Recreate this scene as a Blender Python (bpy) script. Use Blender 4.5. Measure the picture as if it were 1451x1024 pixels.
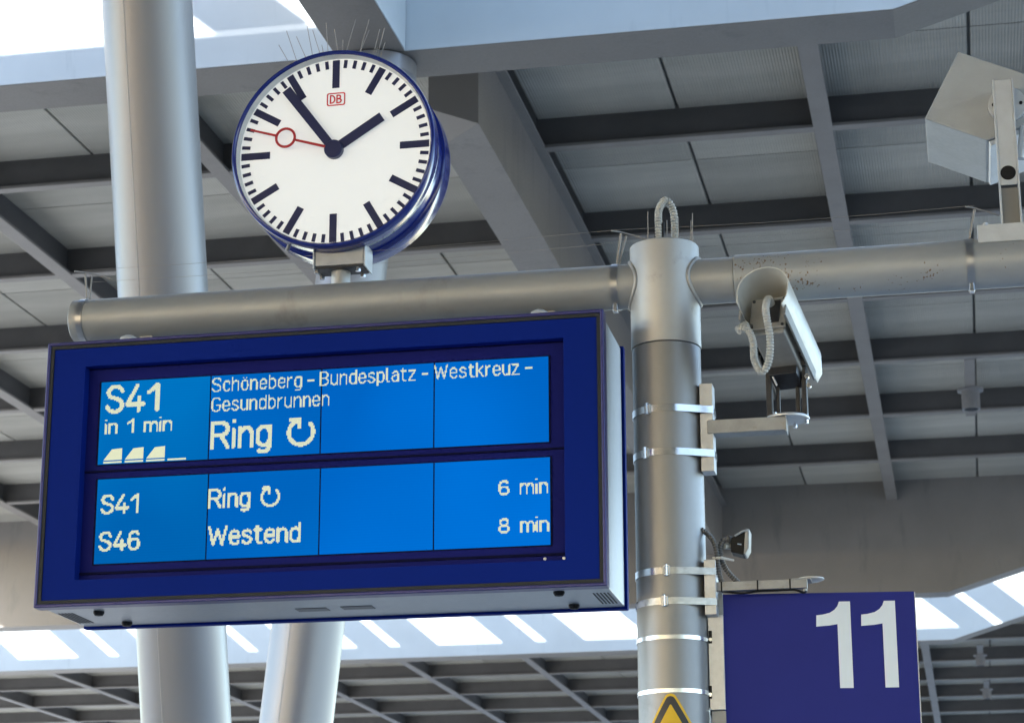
import bpy, bmesh, math, random
from mathutils import Vector, Matrix
random.seed(7)
for o in list(bpy.data.objects): bpy.data.objects.remove(o)
scene = bpy.context.scene
COL = scene.collection

# ------------------------------------------------------------------ camera
EYE = 1.65                                   # eye height above the platform
FPX, YAW, PITCH, ROLL = 3218.3, 0.19815, 0.28223, -0.00233
PW, PH = 1451.0, 1024.0
FW = Vector((-math.sin(YAW)*math.cos(PITCH), math.cos(YAW)*math.cos(PITCH), math.sin(PITCH)))
R0 = Vector((math.cos(YAW), math.sin(YAW), 0)); U0 = R0.cross(FW)
RT = math.cos(ROLL)*R0 + math.sin(ROLL)*U0
UP = -math.sin(ROLL)*R0 + math.cos(ROLL)*U0
cam_d = bpy.data.cameras.new('camera'); cam = bpy.data.objects.new('camera', cam_d); COL.objects.link(cam)
m = Matrix((RT, UP, -FW)).transposed().to_4x4(); m.translation = (0, 0, EYE); cam.matrix_world = m
cam_d.sensor_width = 36; cam_d.sensor_fit = 'HORIZONTAL'; cam_d.lens = FPX/PW*36
cam_d.clip_end = 3000; cam_d.clip_start = 0.1
cam_d.dof.use_dof = True; cam_d.dof.focus_distance = 7.35; cam_d.dof.aperture_fstop = 9.0
scene.camera = cam

# ------------------------------------------------------------------ light
EXPO = 2.4
LX, LY, LZ = 1.176, 1.82, -1.0               # travel of the sunlight
elev = math.atan2(-LZ, math.hypot(LX, LY)); azim = math.atan2(-LX, -LY)
w = bpy.data.worlds.new('World'); scene.world = w; w.use_nodes = True
nt = w.node_tree; nt.nodes.clear()
sky = nt.nodes.new('ShaderNodeTexSky'); sky.sky_type = 'NISHITA'; sky.sun_disc = False
sky.sun_elevation = elev; sky.sun_rotation = azim; sky.air_density = 1.0; sky.dust_density = 0.6
bg = nt.nodes.new('ShaderNodeBackground'); bg.inputs['Strength'].default_value = 0.15
wo = nt.nodes.new('ShaderNodeOutputWorld')
nt.links.new(sky.outputs[0], bg.inputs[0]); nt.links.new(bg.outputs[0], wo.inputs[0])
sun_d = bpy.data.lights.new('sun', 'SUN'); sun_d.energy = 2.6; sun_d.angle = math.radians(0.53); sun_d.color = (1.0, 0.98, 0.95)
sun = bpy.data.objects.new('sun', sun_d); COL.objects.link(sun)
sun.rotation_euler = Vector((LX, LY, LZ)).to_track_quat('-Z', 'Y').to_euler(); sun.location = (-20, -30, 40)
vs = scene.view_settings; vs.view_transform = 'Standard'; vs.look = 'None'; vs.exposure = EXPO; vs.gamma = 1.0
vs.use_curve_mapping = False

# ------------------------------------------------------------------ helpers
def ray(px, py):
    return RT*((px-PW/2)/FPX) + UP*(-(py-PH/2)/FPX) + FW
def P(px, py, Y):
    r = ray(px, py); v = r*(Y/r.y); v.z += EYE; return v
def PZ(px, py, Z):
    r = ray(px, py); v = r*((Z-EYE)/r.z); v.z += EYE; return v
def proj(v):
    q = Vector(v) - Vector((0, 0, EYE)); d = q.dot(FW)
    return (PW/2+FPX*q.dot(RT)/d, PH/2-FPX*q.dot(UP)/d, d)
def lin(c):
    c /= 255.0
    return c/12.92 if c <= 0.04045 else ((c+0.055)/1.055)**2.4
def rgb(r, g, b): return (lin(r), lin(g), lin(b), 1)

def ramp(N, L, fac, stops):
    r = N.new('ShaderNodeValToRGB'); e = r.color_ramp.elements
    while len(e) < len(stops): e.new(0.5)
    for el, (p, c) in zip(e, stops): el.position = p; el.color = c
    L.new(fac, r.inputs[0]); return r.outputs[0]
def noise(N, L, co, scale, detail=4, rough=0.55, stretch=None):
    n = N.new('ShaderNodeTexNoise'); n.inputs['Scale'].default_value = scale
    n.inputs['Detail'].default_value = detail; n.inputs['Roughness'].default_value = rough
    if stretch:
        mp = N.new('ShaderNodeMapping'); mp.inputs['Scale'].default_value = stretch
        L.new(co, mp.inputs[0]); co = mp.outputs[0]
    L.new(co, n.inputs['Vector']); return n.outputs['Fac']
def mixc(N, L, fac, a, b, mode='MIX'):
    m = N.new('ShaderNodeMix'); m.data_type = 'RGBA'; m.blend_type = mode
    for s, v in ((m.inputs[0], fac), (m.inputs[6], a), (m.inputs[7], b)):
        if isinstance(v, (int, float, tuple)): s.default_value = v
        else: L.new(v, s)
    return m.outputs[2]
def base(name, spec=0.5):
    m = bpy.data.materials.new(name); m.use_nodes = True; N = m.node_tree.nodes; L = m.node_tree.links
    b = N['Principled BSDF']; tc = N.new('ShaderNodeTexCoord')
    b.inputs['Specular IOR Level'].default_value = spec
    return m, N, L, b, tc.outputs['Object']
def paint(name, col, rough=0.5, metal=0.0, var=0.12, scale=6, stretch=None, spec=0.5, dirt=None, fine=60, bump=0.0, rvar=0.08):
    """colour with soft cloudy variation, fine speckle and optional dirt patches"""
    m, N, L, b, co = base(name, spec)
    c = tuple(col[:3])
    lo = tuple(x*(1-var) for x in c)+(1,); hi = tuple(min(1, x*(1+var)) for x in c)+(1,)
    f = noise(N, L, co, scale, 5, 0.6, stretch)
    k = ramp(N, L, f, [(0.3, lo), (0.7, hi)])
    if dirt:
        f2 = noise(N, L, co, dirt[1], 6, 0.65, dirt[3] if len(dirt) > 3 else None)
        mk = ramp(N, L, f2, [(dirt[2], (0, 0, 0, 1)), (min(1, dirt[2]+0.14), (1, 1, 1, 1))])
        k = mixc(N, L, mk, k, dirt[0])
    L.new(k, b.inputs['Base Color'])
    f3 = noise(N, L, co, fine, 3)
    rr = ramp(N, L, f3, [(0.3, (max(0.03, rough-rvar),)*3+(1,)), (0.7, (min(1, rough+rvar),)*3+(1,))])
    L.new(rr, b.inputs['Roughness']); b.inputs['Metallic'].default_value = metal
    if bump:
        bp = N.new('ShaderNodeBump'); bp.inputs['Strength'].default_value = bump; bp.inputs['Distance'].default_value = 0.01
        L.new(f3, bp.inputs['Height']); L.new(bp.outputs[0], b.inputs['Normal'])
    return m
def emit(m, col, strength=1.0):
    b = m.node_tree.nodes['Principled BSDF']
    b.inputs['Emission Color'].default_value = col; b.inputs['Emission Strength'].default_value = strength/2**EXPO
    return m

class MB:
    """collects shapes in world coordinates; build() links them as one mesh object"""
    def __init__(s): s.v = []; s.f = []
    def add(s, vs, fs):
        n = len(s.v); s.v += [Vector(v) for v in vs]; s.f += [tuple(i+n for i in f) for f in fs]; return s
    def box(s, a, b):
        x0, y0, z0 = (min(p, q) for p, q in zip(a, b)); x1, y1, z1 = (max(p, q) for p, q in zip(a, b))
        return s.add([(x0,y0,z0),(x1,y0,z0),(x1,y1,z0),(x0,y1,z0),(x0,y0,z1),(x1,y0,z1),(x1,y1,z1),(x0,y1,z1)],
                     [(0,3,2,1),(4,5,6,7),(0,1,5,4),(1,2,6,5),(2,3,7,6),(3,0,4,7)])
    def obox(s, o, ax, ay, az):
        """box from a corner and three edge vectors"""
        o = Vector(o); pts = [o+ax*i+ay*j+az*k for k in (0,1) for j in (0,1) for i in (0,1)]
        return s.add(pts, [(0,2,3,1),(4,5,7,6),(0,1,5,4),(1,3,7,5),(3,2,6,7),(2,0,4,6)])
    def prism(s, poly, d):
        """polygon of 3-D points pushed along d"""
        n = len(poly); d = Vector(d); p = [Vector(q) for q in poly]
        fs = [tuple(range(n)), tuple(range(2*n-1, n-1, -1))]
        fs += [(i, i+n, (i+1) % n+n, (i+1) % n) for i in range(n)]
        return s.add(p+[q+d for q in p], fs)
    def tube(s, path, r, n=14, caps=True, closed=False):
        path = [Vector(p) for p in path]; k = len(path); rings = []
        ref = None
        for i, p in enumerate(path):
            t = (path[(i+1) % k]-path[i-1]) if closed else (path[min(i+1, k-1)]-path[max(i-1, 0)])
            t.normalize()
            if ref is None: ref = Vector((0,0,1)) if abs(t.z) < 0.9 else Vector((1,0,0))
            a = (ref - t*ref.dot(t)).normalized(); ref = a; b = t.cross(a)
            rr = r[i] if isinstance(r, (list, tuple)) else r
            rings.append([p + (a*math.cos(2*math.pi*j/n)+b*math.sin(2*math.pi*j/n))*rr for j in range(n)])
        vs = [q for g in rings for q in g]; fs = []
        for i in range(k if closed else k-1):
            i2 = (i+1) % k
            for j in range(n): fs.append((i*n+j, i*n+(j+1) % n, i2*n+(j+1) % n, i2*n+j))
        if caps and not closed: fs += [tuple(range(n-1, -1, -1)), tuple((k-1)*n+j for j in range(n))]
        return s.add(vs, fs)
    def cyl(s, a, b, r, n=32, r2=None): return s.tube([a, b], [r, r if r2 is None else r2], n)
    def lathe(s, o, axis, prof, n=48, side=None):
        """prof = [(radius, distance along axis)] open profile, capped when radius is 0"""
        o = Vector(o); t = Vector(axis).normalized(); a = t.orthogonal().normalized(); b = t.cross(a)
        vs = []; fs = []
        for (r, h) in prof:
            for j in range(n): vs.append(o+t*h+(a*math.cos(2*math.pi*j/n)+b*math.sin(2*math.pi*j/n))*max(r, 1e-5))
        for i in range(len(prof)-1):
            for j in range(n): fs.append((i*n+j, i*n+(j+1) % n, (i+1)*n+(j+1) % n, (i+1)*n+j))
        return s.add(vs, fs)
    def build(s, name, mat, parent=None, bevel=0, smooth=False, angle=35, segs=2):
        off = parent_loc(parent)
        me = bpy.data.meshes.new(name); me.from_pydata([v-off for v in s.v], [], s.f)
        bm = bmesh.new(); bm.from_mesh(me); bmesh.ops.remove_doubles(bm, verts=bm.verts, dist=2e-5)
        bmesh.ops.recalc_face_normals(bm, faces=bm.faces); bm.to_mesh(me); bm.free()
        return link(name, me, mat, parent, bevel, smooth, angle, segs)
def parent_loc(p):
    v = Vector((0,0,0))
    while p is not None: v += p.location; p = p.parent
    return v
def link(name, me, mat, parent, bevel=0, smooth=False, angle=35, segs=2):
    o = bpy.data.objects.new(name, me); COL.objects.link(o); o.parent = parent
    if mat and not me.materials: me.materials.append(mat)
    if smooth or bevel:
        me.polygons.foreach_set('use_smooth', [True]*len(me.polygons)); me.set_sharp_from_angle(angle=math.radians(angle))
    if bevel:
        b = o.modifiers.new('bevel', 'BEVEL'); b.width = bevel; b.segments = segs; b.limit_method = 'ANGLE'; b.angle_limit = math.radians(40)
        b.harden_normals = True
    return o
def thing(name, label, cat, loc, group=None):
    o = bpy.data.objects.new(name, None); COL.objects.link(o); o.location = loc; o.empty_display_size = 0.2
    return tag(o, label, cat, group)
def tag(o, label, cat, group=None):
    o['label'] = label; o['category'] = cat
    if group: o['group'] = group
    return o
def struct(o): o['kind'] = 'structure'; return o
def smooth_path(pts, n=8, closed=False):
    """Catmull-Rom through the points (tuples of any length)"""
    out = []; k = len(pts); V = [Vector(p) for p in pts]
    for i in range(k-1):
        p0 = V[max(i-1, 0)]; p1 = V[i]; p2 = V[i+1]; p3 = V[min(i+2, k-1)]
        for j in range(n):
            t = j/n
            out.append(0.5*((2*p1)+(p2-p0)*t+(2*p0-5*p1+4*p2-p3)*t*t+(-p0+3*p1-3*p2+p3)*t**3))
    out.append(V[-1]); return out
def resample(path, step):
    L = [0]
    for a, b in zip(path, path[1:]): L.append(L[-1]+(b-a).length)
    n = max(2, int(L[-1]/step)); out = []; j = 0
    for i in range(n+1):
        d = L[-1]*i/n
        while j < len(L)-2 and L[j+1] < d: j += 1
        t = (d-L[j])/max(1e-9, L[j+1]-L[j]); out.append(path[j].lerp(path[j+1], t))
    return out
def hose(name, pts, r, mat, parent, pitch=0.006):
    """corrugated conduit"""
    path = resample(smooth_path(pts, 12), pitch/3)
    rad = [r*(1.0, 1.0, 0.76)[i % 3] for i in range(len(path))]
    return MB().tube(path, rad, 12).build(name, mat, parent, smooth=True, angle=25)
def hull2(pts):
    pts = sorted(set((round(x, 6), round(y, 6)) for x, y in pts))
    def half(ps):
        h = []
        for p in ps:
            while len(h) > 1 and (h[-1][0]-h[-2][0])*(p[1]-h[-2][1])-(h[-1][1]-h[-2][1])*(p[0]-h[-2][0]) <= 0: h.pop()
            h.append(p)
        return h
    a = half(pts); b = half(pts[::-1]); return a[:-1]+b[:-1]

# ------------------------------------------------------------------ materials
M = {}
M['galv'] = paint('galvanised steel', (0.33, 0.333, 0.33), 0.52, 0.45, 0.10, 9, (0.35, 1, 1), rvar=0.03, dirt=((0.25, 0.245, 0.235, 1), 5, 0.6, (1, 1, 0.5)))
M['galv_dark'] = paint('mill finish steel', (0.25, 0.253, 0.26), 0.44, 0.65, 0.08, 5, (1, 1, 0.3), rvar=0.025, dirt=((0.20, 0.20, 0.205, 1), 6, 0.62))
M['galv_light'] = paint('painted steel sleeve', (0.37, 0.373, 0.375), 0.46, 0.45, 0.06, 6, rvar=0.03, dirt=((0.25, 0.25, 0.247, 1), 6, 0.62))
M['stainless'] = paint('stainless strap', (0.80, 0.80, 0.81), 0.2, 1.0, 0.04, 8, rvar=0.03)
M['band'] = paint('dull band steel', (0.36, 0.365, 0.38), 0.35, 0.9, 0.08, 8, rvar=0.03)
M['bracket'] = paint('bracket steel', (0.50, 0.51, 0.525), 0.4, 0.5, 0.12, 20)
M['arm_steel'] = paint('weathered grey steel', (0.30, 0.298, 0.29), 0.55, 0.3, 0.16, 14, dirt=((0.26, 0.24, 0.21, 1), 22, 0.6))
M['hose'] = paint('grey conduit', (0.42, 0.42, 0.40), 0.5, 0.1, 0.12, 30)
M['hose_dark'] = paint('metal conduit', (0.13, 0.125, 0.12), 0.45, 0.6, 0.15, 40)
M['black'] = paint('black plastic', (0.009, 0.009, 0.010), 0.5, 0, 0.2, 20, spec=0.2)
M['dark_metal'] = paint('dark bracket', (0.038, 0.038, 0.042), 0.45, 0.5, 0.2, 20)
M['wire'] = paint('weathered wire', (0.30, 0.28, 0.26), 0.6, 0.3, 0.1, 20)
M['blue_case'] = paint('blue clock enamel', (0.010, 0.020, 0.17), 0.16, 0.0, 0.04, 4, spec=0.6, rvar=0.03)
M['navy'] = paint('navy marks', (0.010, 0.016, 0.075), 0.4, 0, 0.05, 4)
M['dial'] = emit(paint('opal dial', (0.72, 0.735, 0.74), 0.35, 0, 0.015, 3, rvar=0.02), (0.97, 1.0, 1.0, 1), 0.34)
M['dial_rim'] = paint('white dial rim', (0.62, 0.63, 0.62), 0.35, 0, 0.03, 4)
M['silver'] = paint('silver band', (0.40, 0.41, 0.43), 0.3, 0.6, 0.06, 8)
M['red'] = paint('red enamel', (0.42, 0.02, 0.028), 0.4, 0, 0.05, 8)
M['logo_red'] = paint('logo red', (0.62, 0.018, 0.03), 0.4, 0, 0.04, 8)
M['block'] = paint('grey cast block', (0.40, 0.405, 0.41), 0.5, 0.2, 0.10, 16, dirt=((0.33, 0.32, 0.31, 1), 20, 0.6))
M['frame_blue'] = paint('blue printed glass', (0.005, 0.018, 0.178), 0.45, 0, 0.04, 1.5, spec=0.02, rvar=0.02)
M['frame_edge'] = paint('blue lacquered edge', (0.035, 0.035, 0.15), 0.32, 0.2, 0.05, 6, rvar=0.02)
M['gasket'] = paint('grey gasket', (0.028, 0.031, 0.033), 0.6, 0, 0.08, 10, spec=0.2, rvar=0.03)
M['mask'] = paint('violet blue mask', (0.010, 0.013, 0.125), 0.4, 0, 0.06, 3, spec=0.03, rvar=0.02)
M['mask_dark'] = paint('dark groove', (0.004, 0.005, 0.03), 0.6, 0, 0.05, 5, spec=0.05)
M['alu'] = paint('brushed aluminium', (0.40, 0.415, 0.44), 0.36, 0.6, 0.03, 2, rvar=0.03)
M['vent'] = paint('vent grille', (0.16, 0.16, 0.165), 0.5, 0.3, 0.1, 60)
def screen_mat(name, c0, c1):
    m, N, L, b, co = base(name, 0.0)
    f = noise(N, L, co, 1.7, 1, 0.4)
    k = ramp(N, L, f, [(0.35, c0), (0.65, c1)])
    wv = N.new('ShaderNodeTexWave'); wv.bands_direction = 'Z'; wv.inputs['Scale'].default_value = 34; wv.inputs['Distortion'].default_value = 0
    L.new(co, wv.inputs['Vector'])
    g = ramp(N, L, wv.outputs['Fac'], [(0, (0.95,)*3+(1,)), (1, (1,)*3+(1,))])
    k = mixc(N, L, 1.0, k, g, 'MULTIPLY')
    L.new(k, b.inputs['Emission Color']); b.inputs['Emission Strength'].default_value = 0.95/2**EXPO
    b.inputs['Base Color'].default_value = (0.0, 0.01, 0.04, 1); b.inputs['Roughness'].default_value = 0.4
    return m
SCR = [screen_mat('lcd blue %d' % i, c0, c1) for i, (c0, c1) in enumerate([
    (rgb(0, 99, 178), rgb(0, 117, 196)), (rgb(0, 99, 190), rgb(0, 112, 206)),
    (rgb(0, 101, 198), rgb(0, 114, 218)), (rgb(0, 103, 200), rgb(0, 115, 220))])]
M['lcd_text'] = emit(paint('lcd cream pixels', (0.08, 0.08, 0.07), 0.5, 0, 0.02, 5, spec=0.1), rgb(226, 232, 196), 0.92)
M['sign_blue'] = paint('blue sign enamel', (0.025, 0.030, 0.19), 0.5, 0, 0.05, 3, spec=0.08, rvar=0.03, dirt=((0.022, 0.026, 0.16, 1), 9, 0.66))
M['sign_white'] = paint('white sign print', (0.68, 0.74, 0.80), 0.45, 0, 0.03, 8)
M['sign_edge'] = paint('sign edge', (0.55, 0.56, 0.58), 0.4, 0.3, 0.05, 10)
M['warn_yellow'] = paint('warning yellow', (0.68, 0.42, 0.008), 0.45, 0, 0.05, 20)
M['warn_black'] = paint('warning black', (0.028, 0.028, 0.03), 0.5, 0, 0.1, 20)
M['speaker'] = paint('speaker grey', (0.35, 0.37, 0.385), 0.5, 0.1, 0.07, 7, dirt=((0.34, 0.34, 0.33, 1), 26, 0.68))
M['speaker_lip'] = paint('pale speaker lip', (0.62, 0.66, 0.70), 0.4, 0.1, 0.05, 9)
M['white_worn'] = paint('chipped white steel', (0.48, 0.50, 0.52), 0.45, 0.2, 0.08, 14, dirt=((0.24, 0.22, 0.20, 1), 40, 0.68))
M['shield'] = paint('sunshield paint', (0.60, 0.60, 0.57), 0.42, 0.15, 0.07, 9, dirt=((0.42, 0.41, 0.37, 1), 12, 0.62))
M['housing'] = paint('camera housing', (0.27, 0.265, 0.25), 0.5, 0.2, 0.12, 14, dirt=((0.22, 0.21, 0.19, 1), 25, 0.6))
M['column'] = paint('grey column lacquer', (0.27, 0.275, 0.295), 0.36, 0.35, 0.04, 1.5, (1, 1, 0.3), rvar=0.015, dirt=((0.30, 0.305, 0.32, 1), 2, 0.62, (5, 5, 0.2)))
M['seam'] = paint('weld seam lacquer', (0.36, 0.365, 0.38), 0.5, 0.0, 0.05, 3)
M['flange'] = paint('grey steel paint', (0.235, 0.215, 0.195), 0.55, 0, 0.10, 2)
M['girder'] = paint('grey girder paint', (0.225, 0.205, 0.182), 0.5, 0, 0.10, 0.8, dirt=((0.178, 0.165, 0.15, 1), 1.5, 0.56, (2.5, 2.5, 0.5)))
M['web'] = paint('dark grey beam web', (0.105, 0.098, 0.092), 0.6, 0, 0.15, 2)  # webs of ribs and cross beams, darker than their flanges
M['fascia'] = paint('white skylight lining', (0.56, 0.61, 0.63), 0.5, 0, 0.05, 1.2, dirt=((0.48, 0.53, 0.55, 1), 2.5, 0.6, (3, 3, 0.4)))
M['deck'] = paint('roof deck', (0.16, 0.16, 0.155), 0.8, 0, 0.1, 2)
M['lamp'] = paint('downlight body', (0.30, 0.29, 0.28), 0.5, 0.3, 0.1, 8)
M['ground'] = paint('dusty pale ground', (0.15, 0.15, 0.15), 0.95, 0, 0.25, 0.15)
M['bounce_pale'] = paint('pale grey bounce slab', (0.33, 0.34, 0.35), 0.85, 0, 0.12, 0.5)
M['platform'] = paint('platform concrete', (0.46, 0.455, 0.445), 0.85, 0, 0.12, 0.6)
def tube_rust():
    m, N, L, b, co = base('rust-flecked tube')
    f = noise(N, L, co, 8, 5, 0.6, (0.4, 1, 1))
    k = ramp(N, L, f, [(0.3, (0.29, 0.30, 0.305, 1)), (0.7, (0.36, 0.37, 0.375, 1))])
    f2 = noise(N, L, co, 115, 2, 0.5, (1, 1, 0.6)); f3 = noise(N, L, co, 6, 2)
    mul = N.new('ShaderNodeMath'); mul.operation = 'MULTIPLY'; L.new(f2, mul.inputs[0]); L.new(f3, mul.inputs[1])
    mk = ramp(N, L, mul.outputs[0], [(0.388, (0, 0, 0, 1)), (0.42, (1, 1, 1, 1))])
    k = mixc(N, L, mk, k, (0.16, 0.085, 0.035, 1))
    L.new(k, b.inputs['Base Color']); b.inputs['Roughness'].default_value = 0.5; b.inputs['Metallic'].default_value = 0.35
    return m
M['tube_rust'] = tube_rust()
def ribbed():
    m, N, L, b, co = base('ribbed ceiling sheet', 0.3)
    wv = N.new('ShaderNodeTexWave'); wv.bands_direction = 'X'; wv.inputs['Scale'].default_value = 13.0; wv.inputs['Distortion'].default_value = 0
    L.new(co, wv.inputs['Vector'])
    bp = N.new('ShaderNodeBump'); bp.inputs['Strength'].default_value = 0.55; bp.inputs['Distance'].default_value = 0.008
    L.new(wv.outputs['Fac'], bp.inputs['Height']); L.new(bp.outputs[0], b.inputs['Normal'])
    oi = N.new('ShaderNodeObjectInfo')
    f = noise(N, L, co, 1.6, 4, 0.6, (0.35, 2, 1)); 
    k = ramp(N, L, f, [(0.3, (0.42, 0.40, 0.345, 1)), (0.7, (0.54, 0.515, 0.45, 1))])
    v = ramp(N, L, oi.outputs['Random'], [(0, (0.78,)*3+(1,)), (1, (1,)*3+(1,))])
    k = mixc(N, L, 1.0, k, v, 'MULTIPLY')
    L.new(k, b.inputs['Base Color']); b.inputs['Roughness'].default_value = 0.6
    return m
M['panel'] = ribbed()
Z = lambda z: z+EYE            # heights below are measured from eye level

# ------------------------------------------------------------------ setting
g = MB().add([(-900,-900,-1.1),(900,-900,-1.1),(900,900,-1.1),(-900,900,-1.1)], [(0,1,2,3)]).build('ground', M['ground']); struct(g)
g = MB().box((-6.5,-40,-1.0),(4.0,75,0)).build('platform', M['platform'], bevel=0.03); struct(g)
g = MB().box((6.0,-60,-1.0),(60,90,0)).build('bounce_slab_right', M['bounce_pale'], bevel=0.03); struct(g)  # unseen pale slab added to bounce sky light onto the right side
g = MB().box((-75,-60,-1.0),(-11.5,90,0)).build('bounce_slab_left', M['platform'], bevel=0.03); struct(g)  # unseen pale slab added to bounce sunlight up to the left ceiling

# ------------------------------------------------------------------ roof
XL, XR = -16.0, 8.4
XFAR = -31.5                                 # the far bays reach further to the left
ZF, ZP, ZT, ZS = Z(7.0), Z(7.28), Z(7.9), Z(5.67)
roof = thing('station_roof', 'grey coffered steel platform roof with ribbed panels and white-lined skylight slots', 'roof', (-3.5, 22, ZF))
def xribs(x_first_right, x_first_left, pitch, XL=XL):
    xs = []; x = x_first_right
    while x < XR: xs.append(x); x += pitch
    x = x_first_left
    while x > XL: xs.append(x); x -= pitch
    return sorted(xs)
panels = []
def bay(y0, pitch, rows, xs, girder, XL=XL):
    y1 = y0+pitch*rows
    for x in xs:                                            # ribs that run along the platform
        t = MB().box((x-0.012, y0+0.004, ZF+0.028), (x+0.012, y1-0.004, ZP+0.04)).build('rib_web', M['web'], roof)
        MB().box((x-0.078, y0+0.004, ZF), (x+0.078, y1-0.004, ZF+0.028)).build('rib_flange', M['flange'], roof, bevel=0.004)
    gx0, gx1 = girder
    for r in range(1, rows):                                # beams across
        y = y0+r*pitch
        for a, b in ((XL, gx0), (gx1, XR)):
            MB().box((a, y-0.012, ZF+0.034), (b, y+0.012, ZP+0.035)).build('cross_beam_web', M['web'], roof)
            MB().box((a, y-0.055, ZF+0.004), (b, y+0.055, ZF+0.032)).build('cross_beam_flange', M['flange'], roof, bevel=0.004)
    edges = sorted(xs+[XL, XR, gx0, gx1])
    for a, b in zip(edges, edges[1:]):
        if b-a < 0.5: continue
        for r in range(rows):
            ya, yb = y0+r*pitch, y0+(r+1)*pitch
            xm, ym = (a+b)/2, (ya+yb)/2
            for (p, q) in ((a+0.015, xm-0.014), (xm+0.014, b-0.015)):
                for (s, t) in ((ya+0.015, ym-0.008), (ym+0.008, yb-0.015)): panels.append((p, q, s, t))
    MB().box((XL, y0-0.2, ZP+0.045), (XR, y1+0.2, ZT)).build('roof_deck', M['deck'], roof)
B2X = xribs(-0.91, -6.06, 2.385); B3X = xribs(-0.80, -6.20, 2.53, XFAR)
bay(12.8, 2.355, 8, B2X, (-3.68, -3.30))
bay(36.2, 2.70, 9, B3X, (-3.70, -3.30), XFAR)
bay(-10.44, 2.355, 8, B2X, (-3.68, -3.30))
MB().box((-48, -70, ZP), (30, -10.7, ZT)).build('roof_deck', M['deck'], roof)  # unseen deck behind the camera, widened to shade the floor and front faces
def area(pn):
    pts = [proj((x, y, ZP)) for x in pn[:2] for y in pn[2:]]
    if min(p[2] for p in pts) < 1: return 0
    c = (sum(p[0] for p in pts)/4, sum(p[1] for p in pts)/4)
    if not (-70 < c[0] < PW+70 and -70 < c[1] < PH+70): return 0
    return (max(p[0] for p in pts)-min(p[0] for p in pts))*(max(p[1] for p in pts)-min(p[1] for p in pts))
panels.sort(key=area, reverse=True)
shared = {}
rest = MB()
for i, (a, b, c, d) in enumerate(panels):
    if i < 290 and area((a, b, c, d)) > 0:
        key = (round(b-a, 3), round(d-c, 3))
        if key not in shared:
            hx, hy = (b-a)/2, (d-c)/2
            me = bpy.data.meshes.new('ceiling_panel'); q = MB().box((-hx,-hy,0),(hx,hy,0.03)); me.from_pydata(q.v, [], q.f); shared[key] = me
        o = link('ceiling_panel', shared[key], M['panel'], roof); o.location = Vector(((a+b)/2, (c+d)/2, ZP))-roof.location
    else: rest.box((a, c, ZP), (b, d, ZP+0.03))
o = rest.build('ceiling_panel_field', M['panel'], roof); o['kind'] = 'stuff'
# girders that frame the skylight slots; the soffit rises towards the right
def xgirder(y0, y1, inner, ztop, ztop_r=None, XL=XL):
    ztop_r = ztop_r or ztop
    pr = [(XL, ZS), (-0.21, ZS), (3.6, ZS+1.15), (XR, ZS+1.15)]
    up = [(XR, ztop_r), (-3.36, ztop_r), (-3.36, ztop), (XL, ztop)] if ztop_r != ztop else [(XR, ztop), (XL, ztop)]
    MB().prism([(x, y0, z) for x, z in pr+up], (0, y1-y0, 0)).build('skylight_girder', M['girder'], roof)
    pr2 = [(x, z+0.006) for x, z in pr]
    y = y1+0.003 if inner > 0 else y0-0.003          # white lining on the side that looks into the slot
    MB().prism([(x, y-0.0025, z) for x, z in pr2+[(XR, ztop), (XL, ztop)]], (0, 0.005, 0)).build('skylight_lining', M['fascia'], roof)
xgirder(8.4, 8.8, 1, ZT-0.035, ZT+0.95)  # unseen near girder, right half raised to keep sun off the lining
xgirder(12.4, 12.8, -1, ZT+0.02)
xgirder(31.6, 32.0, 1, ZT+0.05, XL=XFAR)
xgirder(35.8, 36.2, -1, ZT+0.02, XL=XFAR)
# opaque roof strips between the glazed fields of the slots
def strips(y0, y1, x0, n):
    for k in range(n):
        x = x0+k*2.42
        MB().box((x+1.10, y0, ZT-0.03), (x+1.62, y1, ZT)).build('roof_strip', M['fascia'], roof)
        MB().box((x+1.82, y0, ZT-0.03), (x+2.42, y1, ZT)).build('roof_strip', M['fascia'], roof)
strips(32.003, 35.79, -10.81-2.42*5, 14)
for k in range(-4, 6):
    x = -6.69+k*2.42
    MB().box((x, 8.805, ZT-0.03), (x+0.60, 12.39, ZT)).build('roof_strip', M['fascia'], roof)
# main girder along the platform, and its piece across the near slot
x0, x1, zs = -3.68, -3.30, Z(6.33)
MB().add([(x1,15.2,ZF+0.2),(x0,15.2,ZF+0.2),(x0,15.2,zs+0.15),(x1,15.2,zs),(x0,15.6,zs),(x1,15.6,zs),(x1,31.6,ZF+0.2),(x0,31.6,ZF+0.2),(x0,31.6,zs),(x1,31.6,zs)],
    [(0,1,2,3),(3,2,4),(3,4,5),(5,4,8,9),(0,3,5,9,6),(1,7,8,4,2),(6,9,8,7)]).build('main_girder', M['girder'], roof)
MB().box((x1-0.02, 12.82, ZF), (x1+0.08, 31.55, ZF+0.026)).build('main_girder_flange', M['flange'], roof)
MB().box((-3.58, 8.81, ZS+0.001), (-3.152, 12.39, ZT+0.01)).build('main_girder', M['girder'], roof)
MB().box((-3.151, 8.815, ZS+0.005), (-3.145, 12.385, ZT)).build('skylight_lining', M['fascia'], roof)
MB().box((-3.68, 36.2, zs), (-3.30, 60.3, ZF+0.2)).build('main_girder', M['girder'], roof)

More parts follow.
